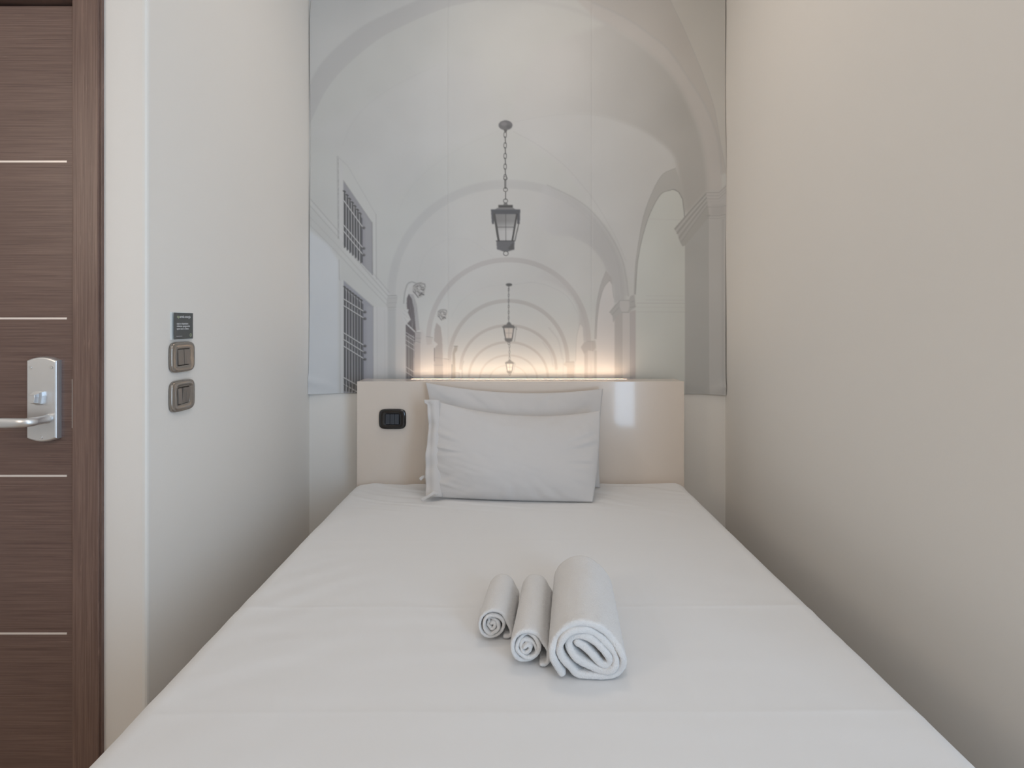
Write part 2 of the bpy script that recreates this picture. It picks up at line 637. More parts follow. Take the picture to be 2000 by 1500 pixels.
def stroke(pts, wd, c, a=1.0, soft=.7, closed=False):
    p = np.array(pts, float)
    if closed:
        p = np.vstack([p, p[:1]])
    g = wd + soft + 2
    s = win_(p[:, 0].min() - g, p[:, 0].max() + g, p[:, 1].min() - g, p[:, 1].max() + g)
    X, Y = PX[s], PY[s]
    if X.size == 0:
        return
    m = np.zeros(X.shape, np.float32)
    for i in range(len(p) - 1):
        x0, y0 = p[i]; x1, y1 = p[i + 1]
        ddx, ddy = x1 - x0, y1 - y0
        L = ddx * ddx + ddy * ddy + 1e-9
        t = np.clip(((X - x0) * ddx + (Y - y0) * ddy) / L, 0, 1)
        dd = np.hypot(X - x0 - t * ddx, Y - y0 - t * ddy)
        m = np.maximum(m, np.clip((wd / 2 - dd) / soft + .5, 0, 1))
    comp(s, m, c, a)


def sp(pts, n=8):
    """Catmull-Rom through the points"""
    p = [np.array(q, float) for q in pts]
    p = [2 * p[0] - p[1]] + p + [2 * p[-1] - p[-2]]
    o = []
    for i in range(1, len(p) - 2):
        for k in range(n):
            t = k / n
            o.append(tuple(.5 * ((2 * p[i]) + (-p[i - 1] + p[i + 1]) * t + (2 * p[i - 1] - 5 * p[i] + 4 * p[i + 1] - p[i + 2]) * t * t
                                 + (-p[i - 1] + 3 * p[i] - 3 * p[i + 1] + p[i + 2]) * t ** 3)))
    o.append(tuple(p[-2]))
    return o


def arc(cx, cy, rx, ry, a0=180, a1=0, n=60, e=2.0):
    o = []
    for i in range(n + 1):
        a = math.radians(a0 + (a1 - a0) * i / n)
        c, s = math.cos(a), math.sin(a)
        o.append((cx + rx * math.copysign(abs(c) ** (2 / e), c), cy - ry * math.copysign(abs(s) ** (2 / e), s)))
    return o


def ell(cx, cy, rx, ry, n=28):
    return [(cx + rx * math.cos(2 * math.pi * i / n), cy + ry * math.sin(2 * math.pi * i / n)) for i in range(n)]

# --- front bay
A1o = sp([(600, 175), (625, 130), (660, 92), (710, 52), (770, 22), (840, -8)])
A1i = sp([(600, 255), (612, 225), (640, 172), (680, 126), (740, 77), (800, 45), (870, 16), (930, 2), (960, -12)])
poly([(590, -20), (600, 175)] + A1o + [(840, -20)], 186, .5, 3)
poly(A1o + A1i[::-1], 173, .8, 1.6)
stroke(A1i, 1.4, 166, .4, 1.5)
# faint cells of the left half of the vault
poly(sp([(606, 262), (640, 240), (700, 214), (773, 170), (850, 128), (930, 110)]) + [(985, 245), (860, 300), (760, 400), (690, 330), (660, 300)], 186, .45, 8)
stroke(sp([(669, 285), (690, 240), (722, 203), (773, 168), (850, 130)]), 2, 177, .45, 3)
# right side of the front arch
R0 = sp([(1300, -14), (1307, 0), (1336, 61), (1373, 149), (1395, 213), (1406, 280), (1417, 340)])
R1 = sp([(1120, -4), (1170, 12), (1227, 40), (1270, 70), (1307, 101), (1347, 160), (1379, 213), (1400, 270), (1408, 340)])
R2 = sp([(1160, 35), (1225, 72), (1280, 115), (1320, 160), (1347, 213), (1368, 267), (1379, 333), (1382, 376)])
poly([(1300, -14)] + R0 + [(1430, 340), (1430, -14)], (182, 180, 176), .8, 1)
poly(R1 + R0[::-1], (174, 171, 168), .85, 1)
poly(R1 + [(1408, 376)] + R2[::-1], (178, 175, 173), .8, 2)
stroke(R1[6:], 4, 165, .5, 4)
stroke(R0, 1.3, 160, .6, 1.3)
stroke(sp([(940, 2), (1010, 0), (1100, 14), (1160, 36), (1200, 58)]), 7, 174, .5, 8)
# shaded groin cell
G1 = sp([(990, 243), (1040, 232), (1104, 224), (1160, 226), (1200, 235), (1253, 256), (1293, 283), (1315, 307), (1322, 333)])
grad = lambda X, Y: (lambda t: np.stack([183 - 20 * t, 183 - 21 * t, 182 - 22 * t], -1))(np.clip((X - 1090) / 250, 0, 1))
poly([(1000, 243), (1010, 170), (1060, 90)] + R2[3:] + [(1379, 376), (1340, 420), (1330, 380)] + G1[::-1], grad, .9, 4)
poly(G1 + [(1300, 350), (1270, 400), (1250, 460), (1238, 560), (1225, 540), (1200, 460), (1150, 400), (1100, 330), (1050, 290)], 184, .6, 3)
stroke(G1, 1.1, 171, .4, 1.6)
stroke(sp([(1003, 258), (1050, 284), (1100, 322), (1140, 366), (1165, 400), (1200, 460), (1222, 510)]), 1.4, 170, .5, 2)
stroke(sp([(975, 256), (900, 290), (840, 330), (800, 372), (775, 420)]), 1.4, 176, .4, 2.5)
# --- right-hand open arch of the front bay
OUT = sp([(1319, 329), (1293, 342), (1273, 377), (1257, 421), (1248, 466), (1241, 517), (1238, 575)])
INN = sp([(1312, 371), (1290, 380), (1270, 415), (1257, 453), (1248, 492), (1243, 530), (1240.5, 575)])
poly(OUT + INN[::-1] + [(1325, 377), (1333, 393), (1336, 420), (1342, 400), (1326, 350)], (167, 167, 165), .95, .8)
stroke(OUT, 1.0, 140, .6, .9)
OPEN = INN[::-1] + [(1325, 376), (1332, 390), (1335.5, 415), (1337, 432), (1337, 790), (1241, 790), (1241, 575)]
poly(OPEN, (187, 190, 187), 1, .6)
stroke(INN + [], 1.1, 125, .75, .9)
stroke([(1312, 371), (1318, 371.5), (1325, 376), (1332, 389), (1335.5, 415), (1336.5, 430)], 1.4, 125, .75, 1)
for y, a in ((578, .35), (586, .55), (592, .7), (600, .35), (609, .6)):
    stroke([(1243 + (0 if y > 588 else 18), y), (1336, y + .5)], 1.3, 172, a, 1)
stroke([(1265, 428), (1335, 430)], 2, 178, .5, 2)
# pier and its capital
poly([(1337, 425), (1384, 380), (1386, 790), (1337, 790)], (166, 167, 166), 1, .8)
poly([(1384, 372), (1430, 372), (1430, 790), (1386, 790)], (177, 177, 176), 1, .8)
stroke([(1385, 420), (1386, 780)], 1.4, 180, .6, 1)
stroke([(1411, 430), (1412, 780)], 4, 166, .5, 3)
poly([(1316, 447), (1378, 376), (1384, 376), (1386, 422), (1337, 480), (1332, 482), (1326, 470), (1324, 460)], (162, 162, 160), 1, .6)
for k, (c, wd) in enumerate(((134, 1.3), (178, 2.0), (140, 1.3), (176, 2.0), (146, 1.2), (170, 2.4), (150, 1.0))):
    o = k * 4.6
    stroke([(1317 + o * .45, 448 + o * .95), (1347 + o * .25, 413 + o * .95), (1380, 377 + o * .95)], wd, c, .8, .9)
poly([(1378, 374), (1402, 376), (1418, 360), (1418, 418), (1408, 422), (1384, 420)], (177, 176, 175), 1, .6)
for y, c in ((377, 140), (383, 158), (389, 150), (395, 166), (405, 150), (422, 142), (427, 160)):
    stroke([(1379, y), (1403, y), (1418, y - 14 if y < 400 else y - 3)], 1.2, c, .65, .9)
poly([(1388, 400), (1412, 399), (1412, 420), (1388, 421)], 168, .6, 2)

# --- transverse arches stepping back
def transverse(cx, cy, rxo, ryo, wd, c, a, e=2.06, soft=1.0):
    o = arc(cx, cy, rxo, ryo, e=e)
    i = arc(cx, cy, rxo - wd[0], ryo - wd[1], e=e)
    poly(o + i[::-1], c, a * .8, soft)
    stroke(i, 1.0, c - 6 if np.isscalar(c) else tuple(q - 6 for q in c), .35, 1.4)

# right-hand soffits, darker and broader, bay by bay
poly(sp([(1070, 364), (1120, 388), (1155, 415), (1190, 460), (1213, 505), (1222, 543), (1226, 578)]) +
     [(1212, 590), (1204, 580), (1194, 552)] + sp([(1188, 545), (1183, 530), (1178, 511), (1155, 480), (1120, 463), (1085, 455), (1040, 420)]), grad, .0, 2)
SH2 = sp([(1060, 362), (1120, 392), (1155, 420), (1188, 465), (1208, 508), (1216, 545), (1220, 590)]) + [(1200, 590)] + \
    sp([(1197, 560), (1188, 540), (1178, 511), (1155, 482), (1120, 463), (1080, 458), (1050, 440)])
GR2 = lambda X, Y: (lambda t: np.stack([183 - 14 * t] * 3, -1))(np.clip((X - 1055) / 110, 0, 1))
poly(SH2, GR2, .9, 3)
stroke(sp([(1120, 463), (1155, 482), (1178, 511), (1187, 538)]), 1.2, 160, .5, 1.4)
transverse(992, 578, 235, 226, (15, 16), 171, .75, soft=1.8)
stroke(sp([(1069, 362), (1120, 387), (1155, 413), (1190, 458), (1213, 503), (1222, 541), (1227, 578)]), 2.0, 160, .6, 2)
stroke(sp([(1110, 392), (1150, 425), (1180, 465), (1199, 505), (1208, 545), (1212, 585)]), 2.0, 181, .6, 2)
poly(arc(992, 578, 219, 209, e=2.06), (184, 182, 181), .35, 2)
poly(SH2, GR2, .6, 3)
stroke(sp([(965, 505), (920, 470), (870, 470), (830, 500), (812, 560)]), 1.4, 176, .4, 3)
transverse(993, 668, 161, 165, (9, 9), (166, 163, 162), .85, soft=.8)
SH3 = sp([(1060, 528), (1100, 553), (1130, 590), (1146, 630), (1150, 668)]) + [(1140, 668)] + sp([(1132, 640), (1128, 600), (1105, 568), (1070, 550), (1045, 545)])
poly(SH3, lambda X, Y: (lambda t: np.stack([182 - 14 * t, 181 - 15 * t, 180 - 15 * t], -1))(np.clip((X - 1055) / 75, 0, 1)), .7, 2.5)
stroke(sp([(1003, 556), (1040, 552), (1075, 560), (1108, 580), (1128, 612)]), 1.1, 168, .5, 1.3)
stroke(sp([(985, 556), (945, 562), (905, 585), (880, 620)]), 1.1, 172, .35, 1.3)
transverse(993, 707, 119, 123, (7, 7), (163, 160, 158), .85, soft=.7)
transverse(993, 722, 96, 89, (5, 5), (160, 156, 154), .75, soft=.7)
transverse(993, 737, 79, 71, (4, 4), (160, 156, 153), .7, soft=.6)
transverse(993, 742, 58, 50, (3, 3), (162, 158, 155), .6, soft=.6)
transverse(993, 742, 38, 30, (2, 2), (168, 164, 160), .5, soft=.5)
for (x0, y0, x1, y1, x2, y2) in ((1072, 640, 1090, 665, 1098, 700), (1060, 668, 1075, 690, 1080, 715)):
    stroke(sp([(x0, y0), (x1, y1), (x2, y2)]), 3, 168, .5, 2.5)

# --- second and third piers on the right
O2o = sp([(1183, 530), (1173, 556), (1166, 588), (1163, 620), (1161, 662)])
O2i = sp([(1190, 548), (1179, 562), (1171, 588), (1166.5, 620), (1164, 662)])
poly(O2o + O2i[::-1] + [(1196, 556), (1194, 542)], (165, 163, 162), .9, .6)
poly(O2i[::-1] + [(1195, 556), (1198, 582), (1200, 600), (1200, 790), (1165, 790)], (190, 188, 187), 1, .6)
stroke(O2o, 1, 148, .55, .8)
stroke(O2i, 1, 135, .6, .8)
stroke([(1190, 548), (1195, 556), (1198, 582)], 1, 150, .5, .8)
poly([(1200, 610), (1216, 608), (1216, 790), (1200, 790)], (168, 166, 165), 1, .6)
poly([(1216, 608), (1230, 608), (1230, 790), (1216, 790)], (182, 180, 179), 1, .6)
poly([(1230, 608), (1241, 606), (1241, 790), (1230, 790)], (170, 167, 167), 1, .6)
stroke([(1230, 612), (1231, 780)], 1.2, 158, .6, 1)
poly([(1190, 610), (1200, 596), (1211, 587), (1228, 586), (1231, 578), (1238, 576), (1241, 600), (1232, 606), (1228, 611), (1214, 611), (1206, 616), (1197, 630), (1196, 618)], (166, 166, 165), 1, .6)
poly([(1210, 587), (1228, 587), (1229, 598), (1226, 609), (1214, 609), (1210, 600)], (178, 177, 176), 1, .6)
for p in ([(1190, 610), (1202, 597), (1210, 588)], [(1196, 614), (1208, 601)], [(1210, 587), (1228, 587)], [(1214, 610), (1227, 610)], [(1230, 601), (1241, 598)], [(1232, 590), (1238, 588)]):
    stroke(p, 1.2, 145, .6, .9)
O3i = sp([(1133, 632), (1128, 648), (1125, 670), (1124, 705)])
poly(O3i + [(1124, 790), (1141, 790), (1141, 700), (1138, 640)], (192, 190, 187), .9, .6)
stroke(O3i, 1, 150, .5, .8)
poly([(1141, 684), (1148, 684), (1148, 790), (1141, 790)], (172, 169, 167), 1, .6)
poly([(1148, 684), (1160, 684), (1160, 790), (1148, 790)], (184, 182, 180), 1, .6)
poly([(1160, 684), (1165, 684), (1165, 790), (1160, 790)], (172, 170, 168), 1, .6)
poly([(1134, 678), (1141, 668), (1162, 665), (1164, 680), (1158, 686), (1148, 684), (1141, 692)], (166, 163, 161), .9, .8)
stroke([(1146, 667), (1158, 667)], 1, 140, .5, .8)
poly([(1100, 712), (1105, 706), (1121, 705), (1122, 714), (1118, 790), (1107, 790), (1107, 716)], (172, 168, 164), .8, .8)
stroke([(1105, 707), (1121, 707)], 1, 150, .6, .8)
stroke([(1100, 700), (1099, 740)], 1.2, 165, .5, 1)
stroke([(1086, 712), (1086, 740)], 1.2, 168, .5, 1)

# --- left wall of the arcade: mouldings
poly([(590, 440), (643, 477), (663, 512), (663, 790), (590, 790)], (192, 195, 198), .95, 3)
for k, (y0, c, a) in enumerate(((388, 160, .6), (394, 188, .6), (402, 158, .55), (412, 187, .5), (424, 164, .5), (432, 186, .4), (440, 160, .45))):
    yb = 571 + k * 5.0
    stroke([(600, y0 - 6), (660, y0 - 6 + (yb - y0 + 6) * .36), (700, y0 - 6 + (yb - y0 + 6) * .62), (761, yb)], 1.8, c, a, 1.3)
poly([(598, 400), (662, 462), (672, 478), (660, 500), (598, 432)], (176, 177, 176), .4, 3)
# upper window: surround, reveal, grille
stroke([(660, 307), (662, 465)], 4.2, 160, .5, 2)
rnd = random.Random(4)
for i in range(26):
    y = 312 + i * 6 + rnd.uniform(-2, 2)
    stroke([(661.5 + rnd.uniform(-.5, 1), y), (661.5, y + 4)], 1.2, 118 + rnd.randint(0, 30), .5, 1)
poly([(663, 309), (671, 330), (671, 478), (664, 470)], 184, .8, 1)
stroke([(662, 308), (680, 325), (706, 370), (735, 420)], 1.5, 168, .6, 2)
stroke([(735, 420), (736, 545)], 2.2, 162, .6, 1.6)
stroke([(731, 425), (732, 540)], 2.0, 187, .5, 1.5)


def grille(o, dk, bars, rows, knob_x, reveal):
    poly(o, reveal, 1, .5)
    poly(dk, (80, 81, 87), 1, .5)
    tl, tr, br, bl = [np.array(q, float) for q in dk]
    for k in range(bars):
        t = (k + .35) / bars
        a = tl + (tr - tl) * t
        b = bl + (br - bl) * t
        stroke([(a[0] - 1.7, a[1] - 4), (b[0] - 1.7, b[1] + 3)], 1.6, 182, .9, .7)
        stroke([(a[0] - .2, a[1] - 6), (b[0] - .2, b[1] + 3)], 2.2, 84, .85, .7)
        stroke([(a[0] - 2.4, a[1] - 6), (a[0] + 1.6, a[1] - 4)], 2.6, 88, .9, .7)
        stroke([(a[0] + 1.7, a[1]), (b[0] + 1.7, b[1])], 1.3, 140, .55, .7)
    for y0, y1 in rows:
        stroke([(672, y0 + 1.6), (knob_x, y1 + 1.6)], 1.6, 90, .7, .7)
        stroke([(672, y0), (knob_x, y1)], 2.0, 182, .95, .7)
        poly(ell(knob_x + 2.6, y1 + 1.5, 3.1, 2.6), 84, .9, .4)
        stroke([(knob_x - 1, y1 - 1), (knob_x + 3, y1 + .5)], 1.2, 120, .7, .7)

WU = [(671.5, 353), (727, 435), (728, 537), (672, 479)]
grille(WU, [(672, 377), (708, 427), (709, 514), (672, 479)], 7, ((392, 444),(440, 484), (452, 497)), 709, (143, 143, 147))
poly([(700, 400), (727, 437), (728, 537), (713, 521), (713, 432)], (156, 156, 159), .6, 2)
stroke([(671.5, 353), (727, 435)], 1.2, 150, .8, .8)
stroke([(727.5, 435), (728, 537)], 1.6, 120, .6, 1)
WL = [(672, 548), (729, 598), (729.5, 790), (672, 790)]
WLd = [(672, 564), (710, 594), (710.5, 790), (672, 790)]
grille(WL, WLd, 7, ((584, 608), (597, 621), (650, 674), (663, 687), (676, 700), (737, 759), (750, 772)), 711, (146, 147, 153))
poly([(716, 597), (729, 600), (729.5, 790), (717, 790)], (160, 161, 166), .5, 2)
stroke([(672, 548), (729, 598)], 1.4, 165, .8, .8)
stroke([(729.5, 598), (730, 780)], 1.4, 135, .7, 1)
stroke([(663, 508), (663.5, 545), (666, 550), (665.5, 780)], 1.8, 160, .6, 1.4)
poly([(665, 548), (671.5, 546), (671.5, 790), (666, 790)], (188, 189, 190), .8, .8)
# bars end in spikes just above the canvas edge
poly([(672, 763), (711, 770), (711, 790), (672, 790)], (148, 149, 154), .8, .6)
for k in range(6):
    x = 674.5 + k * 6.2
    poly([(x - 1.2, 750), (x + 1.8, 750), (x + .6, 769)], 88, .9, .3)
    stroke([(x + 2.6, 752), (x + .6, 769)], 1, 185, .6, .7)
# pilaster between the windows
poly([(730, 600), (757, 600), (758, 790), (730, 790)], (186, 186, 186), .8, .8)
stroke([(737, 600), (738, 780)], 1.4, 172, .5, 1.2)
stroke([(752, 606), (753, 780)], 2.0, 176, .5, 1.6)
poly([(758, 603), (773, 603), (773, 790), (758, 790)], (166, 167, 168), .75, 1.2)
poly([(757, 580), (777, 578), (776, 590), (772, 604), (759, 606), (755, 596)], (170, 170, 169), .9, .8)
for y, c in ((578, 140), (583, 160), (592, 156), (601, 150), (606, 164)):
    stroke([(759, y), (775, y - 1)], 1.2, c, .7, .9)
poly([(775, 600), (793, 606), (793, 790), (774, 790)], (186, 185, 184), .8, .8)

# --- arched doorways with carved lion keystones
def lion(cx, cy, s, dk):
    P = lambda x, y: (cx + x * s, cy + y * s)
    poly([P(-12, -9), P(-6, -14), P(3, -16), P(12, -13), P(13, -6), P(11, 2), P(10, 8), P(5, 13), P(-2, 15), P(-8, 8), P(-13, 2)], (162, 160, 158), .95, .5)
    for q, c, wd in (([(-11, -8), (-4, -13), (4, -14)], dk + 10, 1.6), ([(-7, -6), (-2, -9), (-4, -2)], dk, 1.6), ([(1, -10), (5, -5), (9, -6)], dk, 1.5),
                     ([(4, -2), (8, 0), (10, -3)], dk - 8, 1.8), ([(-3, 2), (1, 6), (6, 5)], dk, 1.8), ([(1, 10), (5, 7), (9, 9)], dk - 25, 2.4),
                     ([(-11, 3), (-6, 8), (-2, 14)], dk, 2.0), ([(6, -13), (11, -12), (12, -7)], dk + 15, 1.6), ([(-9, -2), (-6, 3), (-8, 6)], dk + 10, 1.4)):
        stroke([P(*t) for t in q], max(.8, wd * s), c, .8, .8)
    for q in ([(-2, -5), (1, -3)], [(2, 1), (6, 2)], [(-5, 5), (-3, 9)], [(7, -10), (9, -8)]):
        stroke([P(*t) for t in q], max(.8, 2.0 * s), 190, .8, .8)

poly([(799, 574), (808, 575), (815, 596), (820, 644), (813, 647), (809, 603), (805, 584)], (160, 159, 160), .9, .6)
poly([(799, 574), (805, 584), (809, 603), (811.5, 630), (813, 647), (811.5, 666), (809, 790), (794, 790), (793, 633), (802, 624), (796, 609), (794.7, 593), (795, 583)], (108, 104, 106), 1, .5)
for k in range(5):
    x = 796 + k * 3.1
    stroke([(x - .5, 655), (x - 1, 780)], 1.2, 170, .75, .8)
    stroke([(x + .9, 655), (x + .4, 780)], 1.0, 84, .6, .8)
for y in (649, 655, 664, 673, 716, 726):
    stroke([(793, y), (810, y + 11)], 1.3, 176, .85, .8)
    poly(ell(812, y + 12.5, 1.6, 1.5), 100, .8, .4) if y > 656 else None
stroke([(793, 631), (812, 649)], 3.0, 178, .9, .8)
for k in range(5):
    a = math.radians(40 + k * 26)
    stroke([(806, 640), (806 + 16 * math.cos(a) * .7, 640 - 60 * math.sin(a))], .9, 140, .45, .8)
poly([(788, 604), (799, 604), (797, 611), (803, 624), (793, 635), (786, 625)], (186, 186, 185), 1, .6)
for q in ([(790, 606), (798, 612)], [(788, 612), (802, 624)], [(790, 620), (796, 630)]):
    stroke(q, 1.1, 165, .5, .9)
stroke(sp([(812, 553), (804, 551), (796, 556), (791, 573), (789, 592)]), 2.4, 146, .75, 1.4)
stroke(sp([(810, 557), (802, 558), (797, 566), (794, 580)]), 1.6, 190, .6, 1.2)
lion(819, 567, 1.0, 118)
poly([(811, 648), (826, 649), (823, 662), (822, 670), (811, 667)], (160, 157, 157), .95, .6)
for q in ([(811, 648), (825, 650)], [(812, 660), (823, 661)], [(812, 667), (822, 669)]):
    stroke(q, 1.2, 128, .6, .8)
poly([(809, 668), (822, 670), (822, 790), (808, 790)], (165, 161, 160), .95, .6)
poly([(822, 640), (832, 655), (848, 672), (848, 790), (822, 790)], (182, 180, 178), .8, 1)
poly([(832, 657), (846, 659), (843, 672), (834, 674)], (172, 169, 167), .8, .8)
stroke([(833, 657), (846, 659)], 1.2, 140, .6, .8)
poly([(853, 630), (861, 638), (864, 662), (866, 734), (866, 790), (848, 790), (848, 681), (855.5, 672), (848, 666), (849, 644)], (158, 154, 152), .95, .6)
for q in ([(849, 698), (865, 700)], [(848, 713), (866, 713)]):
    stroke(q, 1.2, 138, .6, .8)
stroke([(848.5, 680), (848.5, 705)], 1.2, 110, .7, .8)
lion(864, 615, .74, 118)
poly([(866, 700), (876, 699), (884, 706), (882, 722), (879, 790), (866, 790)], (178, 175, 171), .8, .8)
stroke([(867, 700), (877, 702)], 1.2, 135, .6, .8)
poly([(884, 690), (888, 676), (894, 676), (893, 684), (889, 690), (890, 726), (889, 790), (883, 790), (884, 706)], (150, 144, 138), .75, .7)
stroke([(887, 676), (894, 676)], 1.6, 125, .6, .9)
stroke([(883, 712), (882.5, 745)], 1.3, 115, .7, .8)
stroke([(889, 727), (897, 728), (897, 745)], 1.2, 150, .5, .8)
stroke(sp([(906, 705), (903, 718), (903, 745)]), 1.6, 150, .6, .9)

# --- lanterns
def link_chain(x, y0, y1, w_, c, n, wd):
    L = (y1 - y0) / n
    for k in range(n):
        ya, yb = y0 + k * L, y0 + (k + 1) * L
        if k % 2 == 0:
            stroke(ell(x, (ya + yb) / 2, w_, L * .56, 14), wd, c, .95, .7, closed=True)
        else:
            stroke([(x - .3, ya - 1), (x + .3, yb + 1)], wd * 1.5, c, .95, .7)

poly(ell(987.4, 245.5, 13.6, 9.5), (112, 112, 114), 1, .6)
poly(ell(984, 243, 6, 4), (134, 134, 135), .6, 1)
poly(ell(994, 249, 5, 4), (92, 92, 94), .5, 1)
poly([(984, 254), (991, 254), (989, 260), (986, 260)], 96, 1, .4)
link_chain(986.8, 259, 352, 2.6, 92, 9, 1.3)
stroke(ell(987.2, 349, 3.4, 3.6, 16), 1.2, 88, .9, .7, closed=True)
stroke([(987, 352), (987, 368)], 3.4, 92, .9, .8)
stroke([(987, 354), (987, 366)], .9, 150, .6, .7)
stroke(ell(987.3, 371, 3.9, 3.8, 16), 1.3, 84, .9, .7, closed=True)
stroke([(987.3, 375), (987.3, 390)], 1.9, 86, .9, .7)
stroke(ell(987.4, 393, 4.0, 4.0, 16), 1.3, 84, .9, .7, closed=True)
poly([(983, 401), (985, 396), (990, 396), (992, 401)], 112, 1, .4)
poly([(973.5, 401), (1001.5, 401), (1001.5, 406.5), (973.5, 406.5)], 84, 1, .4)
poly([(972, 406.5), (1002, 406.5), (1008, 410), (966, 410)], 120, 1, .4)
poly([(959, 409.5), (1016, 409.5), (1015, 438), (1010, 438), (1009.5, 419.5), (966, 419.5), (965, 438), (961, 438)], (92, 93, 97), 1, .4)
poly([(966, 419), (1010, 419), (1001.5, 471), (974, 471)], lambda X, Y: np.stack([128 + np.clip((Y - 432) * 2.2, 0, 44) + 8 * np.clip((X - 975) / 25, 0, 1)] * 3, -1), 1, .3)
stroke([(965.5, 419), (974, 471)], 4.2, 88, 1, .7)
stroke([(1009.5, 419), (1000.5, 471)], 3.4, 84, 1, .7)
stroke([(1013.5, 436), (1005.5, 471)], 2.0, 92, .9, .7)
stroke([(1011, 440), (1003.5, 470)], 1.0, 160, .6, .7)
stroke([(987.5, 419), (988, 471)], 1.2, 92, .9, .7)
stroke([(970, 444), (1006, 444)], 1.3, 92, .9, .7)
poly([(969.6, 471), (1005, 471), (1004.4, 488), (998, 489.5), (992, 492), (984, 492), (977, 489), (970.8, 487.6)], (104, 105, 108), 1, .4)
poly([(992, 486), (1003, 472), (1004, 487), (996, 489)], 84, .7, 1.2)
stroke([(969.5, 471), (1005, 471)], 1.8, 78, .9, .7)
stroke(ell(988, 495.3, 4.6, 4.2, 18), 1.3, 86, .95, .7, closed=True)


def lantern(x, y, s, c, g, chain_top, n):
    P = lambda a, b: (x + a * s, y + b * s)
    link_chain(x - .4, chain_top, y, 1.4 * max(s, .85), c + 6, n, .9)
    poly([P(-2, 0), P(2, 0), P(9, 9), P(-9, 9)], c, 1, .3)
    poly([P(-12, 8), P(12, 8), P(17, 14), P(16, 17), P(-15, 17), P(-19, 13)], c, 1, .4)
    poly([P(-12, 17), P(12, 17), P(9, 44), P(-9, 44)], g, 1, .3)
    for q in ([P(-14, 16), P(-9.5, 44)], [P(13, 16), P(9, 44)]):
        stroke(q, 3.0 * s, c, 1, .7)
    stroke([P(0, 17), P(0, 44)], 1.0, c + 28, .7, .7)
    stroke([P(-11, 30), P(11, 30)], 1.0, c + 28, .7, .7)
    poly([P(-12, 44), P(10, 44), P(9, 51), P(4, 54), P(-5, 54), P(-11, 50)], c + 3, 1, .4)
    stroke([P(20, 17), P(15, 52)], 2.4 * s, c + 34, .7, 1)
    stroke([P(19, 12), P(21, 20)], 2.4 * s, c + 26, .7, 1)
    stroke(ell(x, y + 58 * s, 3.0 * s, 3.4 * s, 12), 1.0, c, .9, .7, closed=True)

poly(ell(994.2, 556.3, 6.2, 3.0), 96, 1, .4)
stroke([(994, 559), (994, 565)], 1.6, 100, .9, .7)
lantern(994, 629, .72, 104, (184, 178, 172), 563, 12)
lantern(995.5, 702, .50, 122, (198, 194, 188), 673, 5)

# --- canvas tone: faint weave of tone and the two joints between the strips
IMG += (2.0 * fbm(PX / 70, PY / 70, 5, 2))[..., None]
IMG = IMG.reshape(RH // SS, SS, RW // SS, SS, 3).mean(axis=(1, 3))


def sample(px, py):
    u = np.clip(px - RX0 - .5, 0, IMG.shape[1] - 1.001)
    v = np.clip(py - RY0 - .5, 0, IMG.shape[0] - 1.001)
    i, j = v.astype(int), u.astype(int)
    fv, fu = (v - i)[..., None], (u - j)[..., None]
    return (IMG[i, j] * (1 - fu) + IMG[i, j + 1] * fu) * (1 - fv) + (IMG[i + 1, j] * (1 - fu) + IMG[i + 1, j + 1] * fu) * fv

mp = bpy.data.materials.new('printed_canvas')
mp.use_nodes = True
nt = mp.node_tree
b = nt.nodes['Principled BSDF']
at = nt.nodes.new('ShaderNodeVertexColor')
at.layer_name = 'print'
nt.links.new(at.outputs['Color'], b.inputs['Base Color'])
b.inputs['Roughness'].default_value = .75
b.inputs['Specular IOR Level'].default_value = .25

